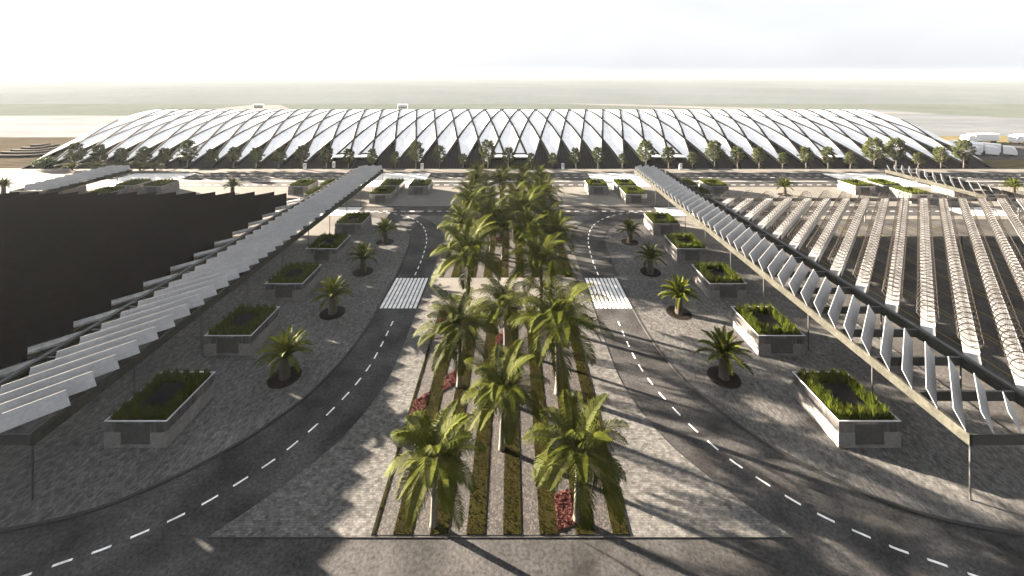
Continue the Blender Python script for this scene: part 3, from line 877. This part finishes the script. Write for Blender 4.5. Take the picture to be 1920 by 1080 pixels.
so = sh.build('roof_shell', M['roof_membrane'], term, smooth=False)
fa = MB()
for k in range(8):
    a, b = 2 + k / 8, 2 + (k + 1) / 8
    for j in range(len(xs) - 1):
        fa.quad(P(xs[j], a, -.7), P(xs[j], b, -.7), P(xs[j + 1], b, -.7), P(xs[j + 1], a, -.7))
for sx in (-1, 1):                                           # end walls
    x = sx * (XE - .3); n = 24
    for i in range(n):
        a, b = -3 + 6 * i / n, -3 + 6 * (i + 1) / n
        pa, pb = P(x, a, -.3), P(x, b, -.3)
        fa.quad((x, pa[1], 0), pa, pb, (x, pb[1], 0))
fa.build('facade', M['facade'], term)
for m_ in range(-NB, NB + 1):
    for sg in (-1, 1):
        pts = []
        n = 36
        for i in range(n + 1):
            t = 3 - 6 * i / n; x = m_ * S + sg * (3 - t) * S / 2
            if abs(x) > XE + .1: break
            pts.append((x, t))
        if len(pts) < 4: continue
        rb = MB(); v = []
        for i, (x, t) in enumerate(pts):
            a, b = pts[max(i - 1, 0)], pts[min(i + 1, len(pts) - 1)]
            T = (Vector(P(*b)) - Vector(P(*a))).normalized(); nn = pnorm(t); N = Vector((0, nn[0], nn[1]))
            sd = T.cross(N).normalized() * .42
            c_ = Vector(P(x, t)); lo_, hi_ = -.75, (.28 if sg > 0 else .31)
            v += [c_ - sd + N * lo_, c_ + sd + N * lo_, c_ + sd + N * hi_, c_ - sd + N * hi_]
        f = []
        for i in range(len(pts) - 1):
            for k in range(4): f.append((i * 4 + k, i * 4 + (k + 1) % 4, (i + 1) * 4 + (k + 1) % 4, (i + 1) * 4 + k))
        f += [(3, 2, 1, 0), tuple(len(v) - 4 + k for k in range(4))]
        rb.add(v, f); rb.build('rib', M['rib'], term)
for x in ent_nodes:                                          # entrance porches
    e = MB()
    e.box(x - 3.1, x + 3.1, 173.6 - 169, 181 - 169, 3.75, 4.25)
    eo = e.build('entrance', M['white_metal'], term)
    g = MB(); g.box(x - 3.3, x + 3.3, 175.0 - 169, 175.2 - 169, .05, 3.74); g.build('glazing', M['void'], eo)

# white info pillars on the terminal pavement
PGp = 'white pillars before the terminal'
pil = None
for px, py, lab in ((573, 318, 'leftmost white pillar on the terminal pavement'), (627, 315, 'white pillar set back by the left entrance of the terminal'),
                    (792, 318, 'white pillar on the terminal pavement left of the palm bed'), (1055, 318, 'white pillar on the terminal pavement right of the palm bed'),
                    (1275, 318, 'rightmost white pillar, behind the far end of the right canopy')):
    x, y = G(px, py)
    if pil is None:
        pil = thing('info_pillar', lab, 'pillar', (x, y - .6, .12), 0, PGp)
        m = MB(); m.box(-.55, .55, -.25, .25, .1, 2.6); m.build('body', M['white_metal'], pil)
        m = MB(); m.box(-.7, .7, -.4, .4, 0, .1); m.build('base', M['concrete'], pil)
        m = MB(); m.box(-.35, .35, -.27, -.252, 1.2, 2.3); m.build('panel', M['glass'], pil)
    else: dup(pil, lab, (x, y - .6, .12), 0, None, PGp)

# ------------------------------------------------------------------ broadleaf trees before the terminal
def tree_parts(root, seed, H, Wd, nclump, nleaf):
    rnd = random.Random(seed)
    tr = MB(); th = H * .80
    bend = [(rnd.uniform(-.1, .1) * k, rnd.uniform(-.1, .1) * k, th * k / 5) for k in range(6)]
    tr.tube(bend, lambda t: .15 * (1 - t) + .03, 8)
    clumps = []
    for k in range(nclump):
        z = H * (.34 + .62 * ((k + .5) / nclump)); q = (z / H - .34) / .62
        r = Wd * (.42 + .75 * math.sin(math.pi * min(.95, q * .75 + .22))) * .62
        a = k * 2.39996 + rnd.uniform(-.4, .4); rr = r * math.sqrt(rnd.uniform(.2, 1))
        c = Vector((rr * math.cos(a), rr * math.sin(a), z)); clumps.append((c, rnd.uniform(.7, 1.25) * Wd * .19))
        z0 = max(H * .28, z - rr * .9 - .4)
        tr.tube([(0, 0, z0), c * .6 + Vector((0, 0, z0 * .4)), c], lambda t: .07 * (1 - t) + .015, 4)
    tr.build('trunk', M['tree_bark'], root, smooth=True)
    cr = MB()
    for c, r in clumps:
        for _ in range(nleaf):
            v = Vector((rnd.gauss(0, 1), rnd.gauss(0, 1), rnd.gauss(0, .7))); v = v.normalized() * r * rnd.random() ** .4
            o = c + Vector((v.x, v.y, v.z * .75)); s = rnd.uniform(.14, .30)
            n1 = Vector((rnd.gauss(0, 1), rnd.gauss(0, 1), rnd.gauss(.6, 1))).normalized()
            a = n1.orthogonal().normalized(); b = n1.cross(a)
            an = rnd.uniform(0, 6.28); a2 = a * math.cos(an) + b * math.sin(an); b2 = n1.cross(a2)
            cr.add([o - a2 * s * 1.3, o - b2 * s * .6, o + a2 * s * 1.3, o + b2 * s * .6], [(0, 1, 2, 3)])
    cr.build('crown', M['tree_leaf'], root)
TG = 'trees along the terminal front'
tp = []
for sd, H, Wd, nc, nl in ((21, 9.9, 3.8, 40, 62), (22, 8.0, 3.0, 32, 62), (23, 12.6, 4.8, 54, 66)):
    t = thing('leafy_tree', 'x', 'tree', group=TG); tree_parts(t, sd, H, Wd, nc, nl); tp.append(t)
TX = [143, 186, 228, 270, 311, 354, 398, 439, 482, 525, 568, 613, 655, 699, 741, 781, 825, 869, 915, 953, 996, 1037, 1080, 1121, 1166, 1210, 1253, 1297, 1338, 1381, 1423, 1466,
      1511, 1551, 1593, 1638, 1679, 1721, 1764, 1806]
KIND = 'abSbSASaSaaaSSsAasASssaSsAasAaasSasAAsaA'
tf = [True] * 3; rnd = random.Random(99)
for i, px in enumerate(TX):
    ch = KIND[i]; j = {'a': 0, 'S': 0, 's': 1, 'b': 1, 'A': 2}[ch]
    x = (px - 958.7) / FPX * 169.2 + CAM_X
    s = {'a': .95, 'S': .9, 's': .88, 'b': 1.1, 'A': 1.0}[ch] * rnd.uniform(.93, 1.06)
    if px < 200: s *= 1.2
    size = {0: 'medium', 1: 'small', 2: 'large'}[j]
    if i < 20: lab = f'{size} slender tree before the terminal, {ORD[i + 1]} from the left end of the tree row'
    else: lab = f'{size} slender tree before the terminal, {ORD[len(TX) - i]} from the right end of the tree row'
    loc = (x, 168.9 + rnd.uniform(-.5, .3), .1); rz = rnd.uniform(0, 6.28)
    if tf[j]: tf[j] = False; t = tp[j]; t.location = loc; t.rotation_euler = (0, 0, rz); t.scale = (s, s, s); t['label'] = lab
    else: dup(tp[j], lab, loc, rz, (s, s, s), TG)

# shrub and ferns at the terminal's left end
sh_ = thing('shrub', 'pale green rounded shrub at the left end of the terminal', 'shrub', (*G(85, 316), 0))
m = MB(); c_ = MB(); rnd = random.Random(5)
for k in range(26):
    a = k * 2.4; rr = 3.4 * math.sqrt(k / 26); z = 3.9 * (1 - (rr / 4.4) ** 2) * rnd.uniform(.55, 1)
    p = Vector((rr * math.cos(a) * 1.2, rr * math.sin(a), z + .6)); c_.tube([(0, 0, 0), p * .5 + Vector((0, 0, .3)), p], .05, 4)
    for _ in range(70):
        v = Vector((rnd.gauss(0, 1), rnd.gauss(0, 1), rnd.gauss(0, 1))).normalized() * 1.1 * rnd.random() ** .4
        o = p + v; s = rnd.uniform(.16, .32); n1 = Vector((rnd.gauss(0, 1), rnd.gauss(0, 1), rnd.gauss(.7, 1))).normalized(); a1 = n1.orthogonal().normalized(); b1 = n1.cross(a1)
        m.add([o - a1 * s, o - b1 * s * .6, o + a1 * s, o + b1 * s * .6], [(0, 1, 2, 3)])
m.build('leaves', M['shrub_leaf'], sh_); c_.build('stems', M['tree_bark'], sh_)
fern = None
for px, py, lab in ((135, 309, 'leftmost yellow-green fern clump before the terminal'), (185, 309, 'second yellow-green fern clump from the left'),
                    (232, 308, 'third yellow-green fern clump from the left'), (262, 307, 'fourth fern clump, crowded against its neighbours'), (290, 308, 'rightmost yellow-green fern clump before the terminal')):
    x, y = (px - 958.7) / FPX * 166.5 + CAM_X, 166.5
    if fern is None:
        fern = thing('fern', lab, 'fern', (x, y, .1), 0, 'ferns before the terminal'); fern.scale = (1.25, 1.25, 1.3)
        m = MB(); r2 = random.Random(3)
        for k in range(18):
            frond(m, r2, k * 2.4, r2.uniform(3.4, 5.0), R(18) + R(40) * k / 18, R(95) + R(20) * k / 18, 22, .9, .09, .3, .4, .1)
        fo = m.build('fronds', [M['fern_leaf'], M['fern_leaf']], fern, loc=(0, 0, .4))
        m = MB(); m.cyl((0, 0, 0), .35, .25, .6, 8); m.build('stem', M['cycad_bark'], fern)
    else: dup(fern, lab, (x, y, .1), px, (1.25, 1.25, 1.3), 'ferns before the terminal')

# ------------------------------------------------------------------ land beyond and beside
mb = MB(); mb.slab([(-700, 252.5), (-205, 252.5), (-205, 378), (-700, 378)], -.06, -.02)
struct(mb.build('apron', M['apron_pale']))
mb = MB(); mb.slab([(238, 257), (700, 257), (700, 345), (455, 356), (415, 385), (400, 440), (372, 452), (262, 400)][0:8], -.06, -.02)
struct(mb.build('apron', M['apron']))
mb = MB(); mb.slab([(-700, 168.5), (-195, 168.5), (-205, 252.3), (-700, 252.3)], -.06, -.03)
struct(mb.build('field', M['ploughed']))
mb = MB(); mb.slab([(195, 169.6), (700, 169.6), (700, 256.8), (203, 256.8)], -.06, -.03)
struct(mb.build('field', M['crops']))
mb = MB(); mb.slab([(204, 188), (420, 188), (420, 226), (204, 226)], -.04, -.015)
struct(mb.build('road', M['asphalt_lot']))
mb = MB(); mb.slab([(60, 530), (100, 508), (330, 400), (420, 400), (300, 452), (150, 512)], -.05, -.012)
mb.slab([(-320, 505), (-285, 505), (-205, 400), (-330, 400)], -.05, -.012)
struct(mb.build('taxiway', M['taxiway']))
# curved stepped seats in the field on the left
AG = 'curved stone steps in the left field'
for lab, q in (('topmost and shortest curved stone step in the left field', [(58, 275), (75, 274.5), (93, 271.5)]), ('second curved stone step from the top', [(41, 279.5), (70, 279.5), (110, 273.5)]),
               ('third curved stone step from the top', [(22, 284), (70, 284.5), (124, 276)]), ('fourth curved stone step from the top', [(3, 288.5), (65, 288.5), (130, 281)]),
               ('lowest and longest curved stone step in the left field', [(-14, 294.5), (60, 294), (122, 286)])):
    pts = [G(*p) for p in q]; pp = smooth_path(pts, 8)
    m = MB(); strip(m, pp, -.5, .5, 1.1, 0, True, -.03)
    tag(m.build('stone_step', M['step_stone']), lab, 'steps', AG)

# gantries seen over the roof
gan = None
for px, lab in ((755, 'white gantry with a dark sign, rising above the roof left of centre'), (485, 'white gantry with a dark sign, rising above the far left part of the roof')):
    x = (px - 958.7) / FPX * 312 + CAM_X
    if gan is None:
        gan = thing('gantry', lab, 'gantry', (x, 312, 0), 0, 'gantries behind the terminal')
        for s in (-1, 1):
            m = MB(); m.box(s * 3.7 - .3, s * 3.7 + .3, -.3, .3, 0, 15.0); m.build('post', M['white_metal'], gan)
        m = MB(); m.box(-4.0, 4.0, -.4, .4, 15.002, 15.9); m.build('beam', M['white_metal'], gan)
        m = MB(); m.box(-3.38, 3.38, -.28, .1, 12.9, 14.98); so_ = m.build('sign_board', M['screen'], gan)
        m = MB()
        for k in range(5): m.box(-2.9 + k * 1.2, -2.2 + k * 1.2, -.31, -.282, 13.7, 14.2)
        m.build('sign_face', M['glass'], so_)
    else: dup(gan, lab, (x, 312, 0), 0, None, 'gantries behind the terminal')

# white trucks at the right edge
def truck_parts(root):
    L, w, h = 21.0, 4.3, 5.0
    m = MB(); m.box(-w / 2, w / 2, 5.0, L, 1.2, h); m.build('trailer', M['truck_paint'], root)
    m = MB()                                     # rounded cab, built from stacked profiles
    prof_ = [(0.0, .7), (-.15, 1.6), (0.05, 2.6), (.5, 3.5), (1.1, 4.1), (1.9, 4.4), (4.3, 4.4), (4.3, .7)]
    n = len(prof_); v = []
    for s in (-1, 1):
        for (y, z) in prof_: v.append((s * (w / 2 - .15), y, z))
    m.add(v, [tuple(range(n)), tuple(range(2 * n - 1, n - 1, -1))] + [(i, n + i, n + (i + 1) % n, (i + 1) % n) for i in range(n)])
    cab = m.build('cab', M['truck_paint'], root)
    m = MB(); m.add([(-1.8, .02, 2.62), (1.8, .02, 2.62), (1.7, .45, 3.46), (-1.7, .45, 3.46)], [(0, 1, 2, 3)]); m.build('windscreen', M['glass'], cab, loc=(0, -.03, .02))
    for x in (-1.7, 1.7):
        for y in (1.8, 8.5, 16.5, 18.6):
            m = MB(); nn = 14
            vs = [(x - .3 * math.copysign(1, -x) * 0 + dx, y + .65 * math.cos(6.2832 * k / nn), .65 + .65 * math.sin(6.2832 * k / nn)) for dx in (-.22, .22) for k in range(nn)]
            m.add(vs, [(k, (k + 1) % nn, nn + (k + 1) % nn, nn + k) for k in range(nn)] + [tuple(range(nn - 1, -1, -1)), tuple(range(nn, 2 * nn))])
            m.build('wheel', M['tyre'], root)
    m = MB(); m.box(-1.2, 1.2, 4.31, L - .2, .75, 1.19); m.build('chassis', M['steel'], root)
TRG = 'white lorries beside the terminal'
tk = None
for x, y, rz, lab in ((226.5, 196, R(40), 'left one of three white lorries parked side by side'), (234.8, 195.6, R(40), 'middle one of three white lorries parked side by side'),
                      (243.0, 195.2, R(40), 'right one of three white lorries parked side by side'), (258.5, 232, R(-82), 'white lorry standing across, behind the three parked ones'),
                      (284.5, 231, R(-82), 'white lorry cut by the right edge of the view, behind the others')):
    if tk is None:
        tk = thing('lorry', lab, 'truck', (x, y, 0), rz, TRG); truck_parts(tk)
    else: dup(tk, lab, (x, y, 0), rz, None, TRG)

# ------------------------------------------------------------------ air, sky and sun
mb = MB(); mb.box(-9500, 9500, -300, 9500, -1.2, 46)
hz = mb.build('haze', [])
m = bpy.data.materials.new('haze_air'); m.use_nodes = True; nt = m.node_tree
nt.nodes.remove(nt.nodes['Principled BSDF'])
pv = nt.nodes.new('ShaderNodeVolumePrincipled'); pv.inputs['Density'].default_value = HAZE
pv.inputs['Color'].default_value = (.84, .92, 1.0, 1); pv.inputs['Anisotropy'].default_value = 0.08
nt.links.new(pv.outputs[0], nt.nodes['Material Output'].inputs['Volume'])
hz.data.materials.append(m); struct(hz, 'stuff')

w = bpy.data.worlds.new('World'); scene.world = w; w.use_nodes = True; nt = w.node_tree
sky = nt.nodes.new('ShaderNodeTexSky'); sky.sky_type = 'NISHITA'; sky.sun_disc = False
sky.sun_elevation = R(SUN_EL); sky.air_density = 1.0; sky.dust_density = 3.0; sky.ozone_density = 1.0
# the sun stands to the left and slightly ahead: direction to the sun
to_sun = Vector((-math.cos(R(SUN_AZ)), math.sin(R(SUN_AZ)), math.tan(R(SUN_EL)))).normalized()
sky.sun_rotation = math.atan2(to_sun.x, to_sun.y)
hs = nt.nodes.new('ShaderNodeHueSaturation'); hs.inputs['Saturation'].default_value = 0.22; hs.inputs['Value'].default_value = 0.45
nt.links.new(sky.outputs[0], hs.inputs['Color'])
v = coords(nt, 'Generated', (1.0, 1.0, 3.0))
f = noise(nt, v, 2.6, 6, 0.6, 0.6)
k = ramp(nt, f, [(0.35, g3(.965)), (0.65, g3(1.05))])
col = mixc(nt, hs.outputs[0], (1.22, 1.25, 1.31), 0.74)      # thin even cloud veil over the sky
col = mixc(nt, col, k, 1.0, 'MULTIPLY')
bg = nt.nodes['Background']; nt.links.new(col, bg.inputs['Color']); bg.inputs['Strength'].default_value = SKY_STRENGTH
sl = bpy.data.lights.new('sun', 'SUN'); sl.energy = SUN_POWER; sl.angle = R(0.55); sl.color = (1.0, .85, .68)
so = bpy.data.objects.new('sun', sl); C.objects.link(so)
so.rotation_euler = (-to_sun).to_track_quat('-Z', 'Y').to_euler(); so.location = (-80, 60, 90)

# ------------------------------------------------------------------ camera
cd = bpy.data.cameras.new('camera'); co = bpy.data.objects.new('camera', cd); C.objects.link(co)
co.location = (CAM_X, 0, CAM_H); co.rotation_euler = (R(90), 0, 0)
cd.sensor_width = 36; cd.lens = FPX / 1920 * 36
cd.shift_y = -(540 - 136) / 1920; cd.shift_x = (960 - 958.7) / 1920
cd.clip_start = .5; cd.clip_end = 30000
scene.camera = co
vs = scene.view_settings
vs.view_transform = 'Standard'; vs.look = 'None'; vs.exposure = EXPOSURE; vs.gamma = 1; vs.use_curve_mapping = False
scene.cycles.volume_bounces = 0
scene.cycles.max_bounces = 6
scene.cycles.transparent_max_bounces = 4
